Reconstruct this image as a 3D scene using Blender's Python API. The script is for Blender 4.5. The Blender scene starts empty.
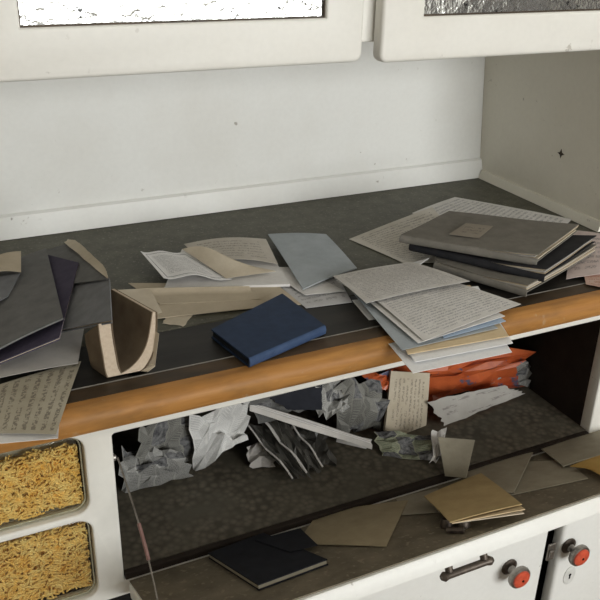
import bpy, bmesh, math, random
from mathutils import Vector, Matrix, noise

# ------------------------------------------------------------------ camera, light, exposure
SC = bpy.context.scene
COL = SC.collection
YAW, PITCH, ROLL, FPX = 0.460877, 0.443768, -0.0270986, 824.54
CAM = Vector((-0.96441674, -1.20013581, 0.44680646))
_f = Vector((math.sin(YAW)*math.cos(PITCH), math.cos(YAW)*math.cos(PITCH), -math.sin(PITCH)))
_r = Vector((math.cos(YAW), -math.sin(YAW), 0))
_d = _f.cross(_r)
_r, _d = math.cos(ROLL)*_r + math.sin(ROLL)*_d, -math.sin(ROLL)*_r + math.cos(ROLL)*_d
cd = bpy.data.cameras.new('camera')
cd.sensor_width = 36; cd.lens = FPX/600*36; cd.clip_start = 0.02
cam = bpy.data.objects.new('camera', cd); COL.objects.link(cam)
cam.matrix_world = Matrix(((_r.x, -_d.x, -_f.x, CAM.x), (_r.y, -_d.y, -_f.y, CAM.y), (_r.z, -_d.z, -_f.z, CAM.z), (0, 0, 0, 1)))
SC.camera = cam

w = bpy.data.worlds.new('sky'); SC.world = w; w.use_nodes = True
w.node_tree.nodes['Background'].inputs[0].default_value = (0.95, 0.97, 1.0, 1)
w.node_tree.nodes['Background'].inputs[1].default_value = 1.0

ld = bpy.data.lights.new('window_daylight', 'AREA'); ld.shape = 'RECTANGLE'
ld.size = 1.84; ld.size_y = 1.34; ld.energy = 62; ld.color = (0.98, 0.99, 0.965)
lo = bpy.data.objects.new('window_daylight', ld); COL.objects.link(lo)
lo.location = (0.3, -3.27, 0.53); lo.rotation_euler = (math.radians(90), 0, 0)

vs = SC.view_settings
vs.view_transform = 'Standard'; vs.look = 'None'; vs.gamma = 1; vs.use_curve_mapping = False
vs.exposure = 0.28

# ------------------------------------------------------------------ pixel -> place
def ray(px, py):
    return _r*((px-300)/FPX) + _d*((py-300)/FPX) + _f
def P(px, py, z=0.0):
    r = ray(px, py); return CAM + r*((z-CAM.z)/r.z)
def Y(px, py, y):
    r = ray(px, py); return CAM + r*((y-CAM.y)/r.y)
ZFL = -0.225                       # compartment floor
HY, HZ, FA, FLEN = -0.4985, -0.2335, math.radians(24.0), 0.186   # hinged flap
FN = Vector((0, math.sin(FA), math.cos(FA))); FD = Vector((0, -math.cos(FA), math.sin(FA)))
def Fp(px, py, h=0.0):
    r = ray(px, py); o = Vector((0, HY, HZ)) + FN*h
    return CAM + r*((o-CAM).dot(FN)/r.dot(FN))

# ------------------------------------------------------------------ object helpers
WL = {}
def tag(o, label=None, cat=None, group=None, kind=None):
    if label: o['label'] = label
    if cat: o['category'] = cat
    if group: o['group'] = group
    if kind: o['kind'] = kind
    return o
def thing(name, loc, label=None, cat=None, group=None, kind=None):
    e = bpy.data.objects.new(name, None); COL.objects.link(e)
    e.empty_display_size = 0.02
    e.location = loc; WL[e] = Vector(loc)
    return tag(e, label, cat, group, kind)
def obj(name, bm, mat, parent=None, smooth=False, label=None, cat=None, group=None, kind=None, autos=None):
    vs_ = [v.co for v in bm.verts]
    lo_ = Vector((min(v[i] for v in vs_) for i in range(3))); hi_ = Vector((max(v[i] for v in vs_) for i in range(3)))
    c = Vector(((lo_.x+hi_.x)/2, (lo_.y+hi_.y)/2, lo_.z))
    for v in bm.verts: v.co -= c
    me = bpy.data.meshes.new(name); bm.to_mesh(me); bm.free()
    for m in (mat if isinstance(mat, (list, tuple)) else [mat]): me.materials.append(m)
    if smooth or autos:
        for p in me.polygons: p.use_smooth = True
    if autos:
        try: me.set_sharp_from_angle(angle=math.radians(autos))
        except Exception: pass
    o = bpy.data.objects.new(name, me); COL.objects.link(o); WL[o] = c.copy()
    if parent is not None:
        o.parent = parent; o.location = c - WL[parent]
    else: o.location = c
    return tag(o, label, cat, group, kind)
def box(x0, x1, y0, y1, z0, z1, bev=0.0, seg=2, bm=None):
    b = bmesh.new()
    bmesh.ops.create_cube(b, size=1)
    for v in b.verts:
        v.co = Vector((x0+(v.co.x+.5)*(x1-x0), y0+(v.co.y+.5)*(y1-y0), z0+(v.co.z+.5)*(z1-z0)))
    if bev: bmesh.ops.bevel(b, geom=b.edges[:], offset=bev, segments=seg, affect='EDGES', profile=.5)
    if bm is None: return b
    return join(bm, b)
def join(a, b):
    me = bpy.data.meshes.new('tmp'); b.to_mesh(me); b.free(); a.from_mesh(me); bpy.data.meshes.remove(me); return a
def lathe(prof, origin, axis, seg=24):
    axis = axis.normalized(); t = axis.orthogonal().normalized(); s = axis.cross(t)
    b = bmesh.new(); rings = []
    for r_, h_ in prof:
        rings.append([b.verts.new(origin + axis*h_ + (t*math.cos(a)+s*math.sin(a))*max(r_, 1e-5)) for a in [2*math.pi*i/seg for i in range(seg)]])
    for k in range(len(rings)-1):
        for i in range(seg): b.faces.new((rings[k][i], rings[k][(i+1) % seg], rings[k+1][(i+1) % seg], rings[k+1][i]))
    b.faces.new(rings[0][::-1]); b.faces.new(rings[-1])
    return b
def tube(pts, rad, seg=6, bm=None):
    b = bm or bmesh.new(); rings = []
    for i, p in enumerate(pts):
        d = (pts[min(i+1, len(pts)-1)] - pts[max(i-1, 0)]).normalized()
        t = d.cross(Vector((0.3, 0.2, 1))).normalized(); s = d.cross(t)
        rr = rad[i] if isinstance(rad, (list, tuple)) else rad
        rings.append([b.verts.new(p + (t*math.cos(a)+s*math.sin(a))*rr) for a in [2*math.pi*k/seg for k in range(seg)]])
    for k in range(len(rings)-1):
        for i in range(seg): b.faces.new((rings[k][i], rings[k+1][i], rings[k+1][(i+1) % seg], rings[k][(i+1) % seg]))
    b.faces.new(rings[0]); b.faces.new(rings[-1][::-1])
    return b
def rrect(x0, x1, z0, z1, r, n=7):
    pts = []
    for cx, cz, a0 in ((x1-r, z1-r, 0), (x0+r, z1-r, 90), (x0+r, z0+r, 180), (x1-r, z0+r, 270)):
        for i in range(n+1):
            a = math.radians(a0 + 90*i/n); pts.append((cx+r*math.cos(a), cz+r*math.sin(a)))
    return pts
def panel(loops, y0, y1, bev=0.002):
    """board in the xz plane with holes, y0 (front) to y1 (back)"""
    cu = bpy.data.curves.new('c', 'CURVE'); cu.dimensions = '2D'; cu.fill_mode = 'BOTH'
    for lp in loops:
        s = cu.splines.new('POLY'); s.points.add(len(lp)-1); s.use_cyclic_u = True
        for p, q in zip(s.points, lp): p.co = (q[0], q[1], 0, 1)
    cu.extrude = max((y1-y0)/2 - bev, 1e-4); cu.bevel_depth = bev; cu.bevel_resolution = 2; cu.offset = -bev
    o = bpy.data.objects.new('c', cu); COL.objects.link(o)
    dg = bpy.context.evaluated_depsgraph_get()
    me = bpy.data.meshes.new_from_object(o.evaluated_get(dg))
    b = bmesh.new(); b.from_mesh(me)
    for v in b.verts: v.co = Vector((v.co.x, (y0+y1)/2 - v.co.z, v.co.y))
    bmesh.ops.remove_doubles(b, verts=b.verts, dist=1e-5)
    bmesh.ops.recalc_face_normals(b, faces=b.faces)
    bpy.data.objects.remove(o); bpy.data.curves.remove(cu); bpy.data.meshes.remove(me)
    return b
def grid_solid(top, th, uvs=None, nrm=None):
    """top[j][i] grid of points -> closed thin solid, with uv"""
    nv, nu = len(top), len(top[0]); b = bmesh.new(); uvl = b.loops.layers.uv.new('uv')
    def n_at(j, i):
        a = top[j][min(i+1, nu-1)] - top[j][max(i-1, 0)]; c = top[min(j+1, nv-1)][i] - top[max(j-1, 0)][i]
        n = a.cross(c)
        if n.length < 1e-12: return Vector((0, 0, 1))
        n.normalize()
        return n
    T = [[b.verts.new(p) for p in row] for row in top]
    B = [[b.verts.new(top[j][i] - n_at(j, i)*th) for i in range(nu)] for j in range(nv)]
    def face(vs4, uv4, mi=0):
        f = b.faces.new(vs4); f.material_index = mi
        for l, u in zip(f.loops, uv4): l[uvl].uv = u
    U = lambda j, i: (i/(nu-1), j/(nv-1))
    for j in range(nv-1):
        for i in range(nu-1):
            face((T[j][i], T[j][i+1], T[j+1][i+1], T[j+1][i]), (U(j, i), U(j, i+1), U(j+1, i+1), U(j+1, i)))
            face((B[j][i], B[j+1][i], B[j+1][i+1], B[j][i+1]), (U(j, i), U(j+1, i), U(j+1, i+1), U(j, i+1)))
    z = (0.001, 0.001)
    for i in range(nu-1):
        face((T[0][i], B[0][i], B[0][i+1], T[0][i+1]), (z,)*4); face((T[-1][i], T[-1][i+1], B[-1][i+1], B[-1][i]), (z,)*4)
    for j in range(nv-1):
        face((T[j][0], T[j+1][0], B[j+1][0], B[j][0]), (z,)*4); face((T[j][-1], B[j][-1], B[j+1][-1], T[j+1][-1]), (z,)*4)
    return b
def patch(c, nu=13, nv=11, bow=0.0, wav=0.0, seed=0, rag=0.0, fn=None, up=Vector((0, 0, 1))):
    """bilinear patch of corners c = back-left, back-right, front-right, front-left; rows run front to back"""
    bl, br, fr, fl = c; g = []
    for j in range(nv):
        v = j/(nv-1); row = []
        for i in range(nu):
            u = i/(nu-1); uu, vv = u, v
            if rag:
                k = noise.noise(Vector((u*9+seed, v*9, seed*1.7)))*rag
                if i in (0, nu-1): uu += k
                if j in (0, nv-1): vv += k
            p = (fl*(1-uu)+fr*uu)*(1-vv) + (bl*(1-uu)+br*uu)*vv
            p = p + up*(bow*math.sin(math.pi*u)*.6 + bow*math.sin(math.pi*v)*.4)
            if wav: p = p + up*(wav*(.5+.5*noise.noise(Vector((u*2.6+seed*3.1, v*2.2, seed)))))
            if fn: p = p + fn(u, v)
            row.append(p)
        g.append(row)
    return g
def sheet(name, c, mat, label=None, cat=None, group=None, parent=None, th=0.0005, **k):
    return obj(name, grid_solid(patch(c, **k), th), mat, parent, smooth=False, autos=40, label=label, cat=cat, group=group)

# ------------------------------------------------------------------ materials
class NT:
    def __init__(s, name):
        s.m = bpy.data.materials.new(name); s.m.use_nodes = True; s.t = s.m.node_tree
        s.b = s.t.nodes['Principled BSDF']
    def n(s, typ, ins=None, **props):
        x = s.t.nodes.new(typ)
        for k, v in props.items(): setattr(x, k, v)
        for k, v in (ins or {}).items(): s.set(x, k, v)
        return x
    def set(s, x, k, v):
        i = x.inputs[k]
        if isinstance(v, bpy.types.NodeSocket): s.t.links.new(v, i)
        else:
            if isinstance(v, tuple) and len(v) == 3 and i.type == 'RGBA': v = v + (1,)
            i.default_value = v
    def math(s, op, a, b=0.0, c=0.0):
        return s.n('ShaderNodeMath', {0: a, 1: b, 2: c}, operation=op).outputs[0]
    def mix(s, f, a, b, mode='MIX'):
        x = s.n('ShaderNodeMix', data_type='RGBA', blend_type=mode)
        s.set(x, 0, f); s.set(x, 6, a); s.set(x, 7, b); return x.outputs[2]
    def noise(s, scale, detail=4, rough=.6, vec=None, dist=0.0):
        x = s.n('ShaderNodeTexNoise', {'Scale': scale, 'Detail': detail, 'Roughness': rough, 'Distortion': dist})
        if vec is not None: s.set(x, 'Vector', vec)
        return x.outputs[0]
    def ramp(s, v, a, b):
        return s.n('ShaderNodeMapRange', {0: v, 1: a, 2: b, 3: 0.0, 4: 1.0}).outputs[0]
    def obco(s, scale=(1, 1, 1), rot=(0, 0, 0)):
        tc = s.n('ShaderNodeNewGeometry')
        mp = s.n('ShaderNodeMapping', {'Vector': tc.outputs['Position'], 'Scale': scale, 'Rotation': rot}); return mp.outputs[0]
    def uv(s, scale=(1, 1, 1), loc=(0, 0, 0)):
        tc = s.n('ShaderNodeTexCoord')
        return s.n('ShaderNodeMapping', {'Vector': tc.outputs['UV'], 'Scale': scale, 'Location': loc}).outputs[0]
    def bump(s, h, strength=.2, dist=.002):
        s.set(s.b, 'Normal', s.n('ShaderNodeBump', {'Height': h, 'Strength': strength, 'Distance': dist}).outputs[0])
    def out(s, col, rough=.8, spec=.3, metal=0.0):
        s.set(s.b, 'Base Color', col); s.set(s.b, 'Roughness', rough); s.set(s.b, 'Specular IOR Level', spec); s.set(s.b, 'Metallic', metal)
        return s.m
def mottled(name, a, b, scale=60, rough=.8, spec=.3, stretch=(1, 1, 1), bump=.15, metal=0.0, speck=None):
    N = NT(name); v = N.obco(stretch)
    f = N.ramp(N.noise(scale, 5, .65, v), .3, .7)
    c = N.mix(f, a, b)
    if speck:
        g = N.ramp(N.noise(scale*5, 2, .5, v), .60, .70); c = N.mix(N.math('MULTIPLY', g, .8), c, speck)
    N.bump(N.noise(scale*4, 3, .6, v), bump, .0008)
    return N.out(c, rough, spec, metal)
def paint(name, base, dirt=(.42, .34, .22), amt=.5, rough=.42):
    N = NT(name); v = N.obco()
    big = N.ramp(N.noise(5, 4, .6, v), .45, .8)
    c = N.mix(N.math('MULTIPLY', big, .25*amt), base, dirt)
    fine = N.noise(140, 2, .5, v)
    c = N.mix(N.math('MULTIPLY', N.ramp(fine, .35, .75), .10), c, tuple(x*.7 for x in base))
    chips = N.math('MULTIPLY', N.ramp(N.noise(75, 3, .55, v), .68, .73), N.ramp(N.noise(11, 3, .6, v), .50, .64))
    c = N.mix(N.math('MULTIPLY', chips, amt), c, (.16, .12, .07))
    N.bump(N.noise(9, 6, .7, N.obco((1, 1, 9))), .10, .003)
    return N.out(c, rough, .35)
def paper(name, base, base2=None, ink=None, rows=0, fill=.55, margin=.08, fine=26, vert=False, mott=35, rough=.85, box=None):
    """aged paper; rows of writing laid out in the sheet's own uv"""
    N = NT(name)
    base2 = base2 or tuple(x*.82 for x in base)
    f = N.ramp(N.noise(mott, 4, .6, N.obco()), .3, .72)
    c = N.mix(f, base, base2)
    c = N.mix(N.math('MULTIPLY', N.ramp(N.noise(330, 2, .5, N.obco()), .5, .8), .25), c, tuple(x*.7 for x in base))
    if rows:
        tc = N.n('ShaderNodeTexCoord'); sp = N.n('ShaderNodeSeparateXYZ', {0: tc.outputs['UV']})
        a, b = (sp.outputs[1], sp.outputs[0]) if vert else (sp.outputs[0], sp.outputs[1])
        rv = N.math('MULTIPLY', b, rows); fr = N.math('FRACT', rv); row = N.math('FLOOR', rv)
        cv = N.n('ShaderNodeCombineXYZ', {0: N.math('MULTIPLY', a, fine), 1: N.math('MULTIPLY', rv, 2.2), 2: N.math('MULTIPLY', row, 3.7)}).outputs[0]
        strokes = N.ramp(N.noise(1.6, 2, .6, cv), .47, .53)
        wv = N.n('ShaderNodeCombineXYZ', {0: N.math('MULTIPLY', a, fine*.30), 1: N.math('MULTIPLY', row, 5.3), 2: 0.0}).outputs[0]
        words = N.ramp(N.noise(1.2, 0, .5, wv), .62-fill*.35, .66-fill*.35)
        band = N.math('MULTIPLY', N.math('GREATER_THAN', fr, .22), N.math('LESS_THAN', fr, .72))
        mk = N.math('MULTIPLY', N.math('MULTIPLY', strokes, words), band)
        for q in (a, b):
            mk = N.math('MULTIPLY', mk, N.math('MULTIPLY', N.math('GREATER_THAN', q, margin), N.math('LESS_THAN', q, 1-margin)))
        c = N.mix(N.math('MULTIPLY', mk, .6), c, ink)
        if box:
            x0, x1, y0, y1 = box
            e = None
            inside = N.math('MULTIPLY', N.math('MULTIPLY', N.math('GREATER_THAN', a, x0), N.math('LESS_THAN', a, x1)), N.math('MULTIPLY', N.math('GREATER_THAN', b, y0), N.math('LESS_THAN', b, y1)))
            d = .012
            ins2 = N.math('MULTIPLY', N.math('MULTIPLY', N.math('GREATER_THAN', a, x0+d), N.math('LESS_THAN', a, x1-d)), N.math('MULTIPLY', N.math('GREATER_THAN', b, y0+d), N.math('LESS_THAN', b, y1-d)))
            c = N.mix(N.math('SUBTRACT', inside, ins2), c, ink)
    N.bump(N.noise(40, 4, .6, N.obco()), .12, .002)
    return N.out(c, rough, .2)
def news(name, base, ink=(.05, .05, .055), cols=4, rows=46, photo=.35, seed=0):
    N = NT(name); tc = N.n('ShaderNodeTexCoord'); sp = N.n('ShaderNodeSeparateXYZ', {0: tc.outputs['UV']})
    a, b = sp.outputs[0], sp.outputs[1]
    f = N.ramp(N.noise(30, 4, .6, N.obco()), .3, .75)
    c = N.mix(f, base, tuple(x*.72 for x in base))
    rv = N.math('MULTIPLY', b, rows); fr = N.math('FRACT', rv)
    cv = N.n('ShaderNodeCombineXYZ', {0: N.math('MULTIPLY', a, 160), 1: N.math('FLOOR', rv), 2: float(seed)}).outputs[0]
    st = N.ramp(N.noise(1.0, 1, .5, cv), .42, .5)
    ca = N.math('FRACT', N.math('MULTIPLY', a, cols))
    mk = N.math('MULTIPLY', N.math('MULTIPLY', st, N.math('GREATER_THAN', fr, .4)), N.math('GREATER_THAN', ca, .08))
    c = N.mix(N.math('MULTIPLY', mk, .65), c, ink)
    bv = N.n('ShaderNodeCombineXYZ', {0: N.math('FLOOR', N.math('MULTIPLY', a, cols)), 1: N.math('FLOOR', N.math('MULTIPLY', b, 5)), 2: seed+.5}).outputs[0]
    wn = N.n('ShaderNodeTexWhiteNoise', {'Vector': bv}).outputs[0]
    ph = N.math('MULTIPLY', N.math('LESS_THAN', wn, photo), N.math('GREATER_THAN', ca, .08))
    tone = N.mix(N.ramp(N.noise(14, 4, .6, N.uv()), .3, .7), (.03, .03, .035), (.28, .28, .28))
    c = N.mix(ph, c, tone)
    return N.out(c, .85, .2)

CREAM = paint('cream_paint', (.80, .785, .735))
WHITE = paint('white_paint', (.83, .83, .80), amt=.6)
WHITED = paint('worn_white_paint', (.80, .79, .74), amt=1.0)
SIDEP = paint('side_panel_paint', (.80, .765, .67), amt=.7, rough=.5)
LINO = mottled('dusty_linoleum', (.062, .060, .042), (.112, .108, .080), 45, .55, .32, bump=.25, speck=(.185, .178, .14))
PLANK = mottled('dark_stained_plank', (.010, .009, .008), (.028, .024, .02), 30, .5, .3, (.25, 1, 1))
def wood_edge():
    N = NT('worn_orange_wood'); v = N.obco((1.2, 16, 16))
    g = N.ramp(N.noise(7, 5, .65, v, .6), .3, .7)
    c = N.mix(g, (.34, .15, .037), (.46, .225, .066))
    st = N.ramp(N.noise(13, 4, .65, N.obco((.7, 2, 2))), .46, .72)
    c = N.mix(N.math('MULTIPLY', st, .72), c, (.14, .075, .03))
    c = N.mix(N.math('MULTIPLY', N.ramp(N.noise(60, 3, .5, N.obco()), .68, .76), .5), c, (.42, .33, .22))
    return N.out(c, .5, .25)
EDGE = wood_edge()
STRIPW = mottled('dark_worn_wood_strip', (.020, .015, .010), (.09, .055, .028), 26, .5, .3, (.3, 1, 1))
def lining():
    N = NT('patterned_shelf_lining'); v = N.obco((1, 1, 1), (0, 0, .35))
    br = N.n('ShaderNodeTexVoronoi', {'Vector': v, 'Scale': 120.0}, feature='F1').outputs['Distance']
    c = N.mix(N.ramp(br, .15, .75), (.165, .140, .105), (.070, .062, .048))
    c = N.mix(N.ramp(N.noise(18, 4, .6, v), .4, .7), c, (.105, .095, .072))
    return N.out(c, .7, .25)
LINING = lining()
DARKIN = mottled('dark_brown_interior', (.018, .013, .010), (.035, .026, .02), 30, .7, .2)
FLAPT = mottled('dusty_flap_surface', (.125, .108, .078), (.215, .185, .135), 28, .75, .2, bump=.3, speck=(.27, .23, .17))
BLACKG = mottled('dark_carcass', (.006, .006, .006), (.014, .013, .012), 30, .8, .1)
METAL = mottled('tarnished_metal', (.20, .18, .16), (.36, .34, .31), 120, .38, .5, metal=.9)
HANDLE = mottled('dark_bronze_handle', (.055, .042, .035), (.13, .105, .085), 120, .45, .5, metal=.6)
def redcap():
    N = NT('red_knob_cap'); c = N.mix(N.ramp(N.noise(120, 4, .6, N.obco()), .45, .7), (.62, .095, .045), (.47, .06, .03)); return N.out(c, .3, .5)
RED = redcap()
PLATE = mottled('white_keyhole_plate', (.74, .74, .72), (.62, .62, .58), 90, .35, .5)
def mirror():
    N = NT('ice_glass_painted_refl'); v = N.obco()
    d = N.n('ShaderNodeTexVoronoi', {'Vector': v, 'Scale': 26.0, 'Randomness': 1.0}, feature='DISTANCE_TO_EDGE').outputs['Distance']
    nz = N.noise(120, 4, .7, v)
    blot = N.math('MULTIPLY', N.ramp(N.noise(70, 5, .75, v), .60, .64), .9)
    refl_vein = N.ramp(N.math('ADD', d, N.math('MULTIPLY', N.math('SUBTRACT', nz, .5), .12)), .035, .0)
    k = N.math('MAXIMUM', blot, N.math('MULTIPLY', refl_vein, .35))
    c = N.mix(k, (.86, .87, .85), (.035, .036, .04))  # dark specks, plus the relief facets' darker reflections painted into the glass colour
    N.bump(N.noise(42, 3, .62, v), .85, .0017)
    return N.out(c, .14, .5, .9)
MIRROR = mirror()
def glass(name, tint=(.93, .95, .93), refl=.10):
    N = NT(name); t = N.t
    tr = N.n('ShaderNodeBsdfTransparent', {0: tint}); gl = N.n('ShaderNodeBsdfGlossy', {0: (1, 1, 1), 'Roughness': .08})
    lw = N.n('ShaderNodeLayerWeight', {0: .35})
    mx = N.n('ShaderNodeMixShader', {0: N.math('ADD', N.math('MULTIPLY', lw.outputs[0], .08), refl*.25), 1: tr.outputs[0], 2: gl.outputs[0]})
    t.links.new(mx.outputs[0], t.nodes['Material Output'].inputs[0]); return N.m
GLASS = glass('bin_glass')
NOOD = mottled('golden_noodles', (.86, .46, .085), (.95, .72, .30), 90, .55, .35)
NOODB = mottled('noodle_bulk', (.72, .38, .06), (.80, .52, .15), 140, .7, .2)

# ------------------------------------------------------------------ room
FLZ = -0.88
ROOMP = mottled('grey_room_plaster', (.66, .63, .57), (.72, .69, .63), 8, .9, .1)
obj('floor', box(-2.6, 2.8, -3.2, .12, FLZ-.05, FLZ), mottled('brown_floorboards', (.10, .065, .04), (.16, .11, .07), 12, .6, .3, (1, .1, 1)), kind='structure')
obj('ceiling', box(-2.6, 2.8, -3.2, .12, 1.72, 1.77), ROOMP, kind='structure')
obj('wall_back', box(-2.6, 2.8, .06, .12, FLZ, 1.72), ROOMP, kind='structure')
obj('wall_left', box(-2.65, -2.6, -3.2, .12, FLZ, 1.72), ROOMP, kind='structure')
obj('wall_right', box(2.8, 2.85, -3.2, .12, FLZ, 1.72), ROOMP, kind='structure')
WX0, WX1, WZ0, WZ1 = -.62, 1.22, -.14, 1.20
obj('wall_front', panel([[(-2.6, FLZ), (2.8, FLZ), (2.8, 1.72), (-2.6, 1.72)], [(WX0, WZ0), (WX1, WZ0), (WX1, WZ1), (WX0, WZ1)]], -3.26, -3.2, 0), ROOMP, kind='structure')
wn = thing('window_1', ((WX0+WX1)/2, -3.23, WZ0), kind='structure')
wb = panel([[(WX0, WZ0), (WX1, WZ0), (WX1, WZ1), (WX0, WZ1)], [(WX0+.05, WZ0+.05), (.285, WZ0+.05), (.285, WZ1-.05), (WX0+.05, WZ1-.05)], [(.315, WZ0+.05), (WX1-.05, WZ0+.05), (WX1-.05, WZ1-.05), (.315, WZ1-.05)]], -3.25, -3.21, .003)
obj('window_frame', wb, WHITE, wn)
obj('window_sill', box(WX0-.05, WX1+.05, -3.2, -3.06, WZ0-.03, WZ0, .004), WHITE, wn)

d_ = obj('added_dark_door', panel([[(1.72, FLZ+.002), (2.7, FLZ+.002), (2.7, 1.3), (1.72, 1.3)]], -3.199, -3.165, .004), mottled('added_door_dark_wood', (.05, .03, .02), (.09, .055, .035), 10, .45, .4, (8, 8, .6)), kind='structure')  # unseen door, added so the right upper pane has something dark to reflect
obj('added_door_handle', lathe([(.012, 0), (.012, .02), (.026, .04), (.022, .06), (.008, .066)], Vector((1.8, -3.164, .15)), Vector((0, 1, 0))), METAL, d_)

# ------------------------------------------------------------------ hutch (upper cabinet and niche)
YU = -.33
CX0, CX1 = -1.03, .02
h = thing('hutch_cabinet', ((CX0+CX1)/2, -.15, 0.0005), 'cream painted hutch cabinet with glazed doors above an open niche', 'cabinet')
LEAN = .085
def lean(b):
    for v in b.verts: v.co.x -= LEAN*max(v.co.z, 0)
    return b
obj('back_panel', box(CX0, .018, .0, .018, 0.0005, .305), WHITE, h)
obj('side_panel', lean(box(0.0, .02, -.318, -.0005, 0.0005, .302)), SIDEP, h, label='yellowed cream side panel of the niche')
st = bmesh.new(); sc_ = Vector((-LEAN*.098-.0006, -.21, .098))
ring = [st.verts.new(sc_ + Vector((-LEAN*(math.sin(a)*rr), math.cos(a)*rr, math.sin(a)*rr))) for a, rr in [(math.pi*k/4, (.0078 if k % 2 == 0 else .0032)) for k in range(8)]]
f_ = st.faces.new(ring); ex = bmesh.ops.extrude_face_region(st, geom=[f_])
for v in [g for g in ex['geom'] if isinstance(g, bmesh.types.BMVert)]: v.co.x += .0005
bmesh.ops.recalc_face_normals(st, faces=st.faces)
obj('paint_chip', st, STRIPW, h, label='dark star shaped chip in the side panel')
obj('side_panel', box(CX0, CX0+.02, -.318, -.0005, 0.0005, .302), SIDEP, h)
b = box(CX0+.021, -.001, -.012, -.0006, .0008, .036); 
for v in b.verts:
    if v.co.z > .03 and v.co.y < -.005: v.co.y = -.006; v.co.z -= .003
obj('skirting_strip', b, WHITE, h)
b = box(-.011, -.0006, -.318, -.0125, .0008, .016)
for v in b.verts:
    if v.co.z > .01 and v.co.x < -.005: v.co.x = -.006
obj('quarter_round_strip', b, SIDEP, h)
obj('carcass', box(CX0, CX1, YU+.022, .018, .3025, .95, .002), CREAM, h)
def glazed_door(x0, x1, z0, z1, gx0, gx1, gz0):
    d = obj('door', panel([rrect(x0, x1, z0, z1, .010, 4), [(gx0, gz0), (gx1, gz0), (gx1, z1-.07), (gx0, z1-.07)]], YU, YU+.021, .0045), CREAM, h, autos=35)
    obj('glass_pane', box(gx0-.004, gx1+.004, YU+.009, YU+.013, gz0-.004, z1-.066), MIRROR, d, label='silvery patterned glass pane, mottled with specks and painted dark reflections')
    bd = panel([[(gx0-.003, gz0-.003), (gx1+.003, gz0-.003), (gx1+.003, z1-.067), (gx0-.003, z1-.067)], [(gx0+.0012, gz0+.0016), (gx1-.0012, gz0+.0016), (gx1-.0012, z1-.0716), (gx0+.0012, z1-.0716)]], YU+.0052, YU+.0088, 0)
    obj('glazing_bead', bd, STRIPW, d)
    return d
glazed_door(-.905, -.459, .2835, .93, -.843, -.508, .3345)
glazed_door(-.434, .012, .2805, .93, -.375, -.042, .3325)

# ------------------------------------------------------------------ worktop
wt = thing('worktop', (-.5, -.25, -.028), 'dark worktop of dusty linoleum with a worn orange wooden front edge', 'worktop')
obj('linoleum', box(CX0, CX1, -.372, .018, -.026, 0, .001, 1), LINO, wt)
obj('plank', box(CX0, CX1, -.459, -.3725, -.026, -.0002, .001, 1), PLANK, wt)
obj('edge_strip', box(CX0, CX1, -.484, -.4602, -.026, .0, .0012, 1), STRIPW, wt)
obj('dusty_seam', box(CX0, CX1, -.4600, -.4591, -.004, .0004), mottled('seam_dust', (.16, .15, .13), (.30, .28, .25), 40, .9), wt)
# rounded nosing
b = bmesh.new(); prof = []
for i in range(9):
    a = math.radians(90*i/8); prof.append((-.492-.014*math.sin(a), -.014+.014*math.cos(a)))
prof += [(-.506, -.022), (-.502, -.0275), (-.4842, -.0275), (-.4842, 0.0)]
L = [b.verts.new((CX0-.004, y, z)) for y, z in prof]; R_ = [b.verts.new((CX1+.004, y, z)) for y, z in prof]
for i in range(len(prof)): b.faces.new((L[i], R_[i], R_[(i+1) % len(prof)], L[(i+1) % len(prof)]))
b.faces.new(L[::-1]); b.faces.new(R_); bmesh.ops.recalc_face_normals(b, faces=b.faces)
obj('wooden_nosing', b, EDGE, wt, autos=50)

# ------------------------------------------------------------------ base cabinet
YF = -.495
bc = thing('base_cabinet', (-.5, -.25, FLZ), 'white painted base cabinet with an open fold down compartment and red knobbed doors', 'cabinet')
OX0, OX1 = -.823, -.143
BX0, BX1 = -1.018, -.852
fr = panel([[(CX0, -.2575), (CX1, -.2575), (CX1, -.0285), (CX0, -.0285)],
            rrect(BX0, BX1, -.130, -.0335, .016), rrect(BX0, BX1, -.2465, -.1385, .016),
            rrect(OX0, OX1, -.2350, -.0400, .0035, 3)], YF, YF+.02, .0025)
obj('face_frame', fr, WHITED, bc, autos=40)
obj('compartment_floor', box(OX0+.001, OX1-.001, -.4885, -.03, ZFL-.009, ZFL), LINING, bc)
obj('compartment_sill', box(OX0+.001, OX1-.001, -.4965, -.4890, -.2345, ZFL-.0005, .001), DARKIN, bc)
obj('compartment_side', box(OX1, OX1+.015, -.4745, -.03, -.237, -.0285), DARKIN, bc)
obj('compartment_side', box(OX0-.015, OX0, -.4745, -.03, -.237, -.0285), DARKIN, bc)
obj('compartment_back', box(OX0-.015, OX1+.015, -.0295, -.02, -.237, -.0285), DARKIN, bc)
obj('bin_recess', box(CX0, BX1+.012, -.38, -.03, -.256, -.0285), DARKIN, bc)
obj('body', box(CX0, CX1, -.470, -.02, FLZ+.06, -.258), BLACKG, bc)
obj('plinth', box(CX0+.02, CX1-.02, -.43, -.02, FLZ, FLZ+.0595), BLACKG, bc)
obj('top_rail', box(CX0, CX1, -.4795, -.4705, -.300, -.262), BLACKG, bc)
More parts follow.
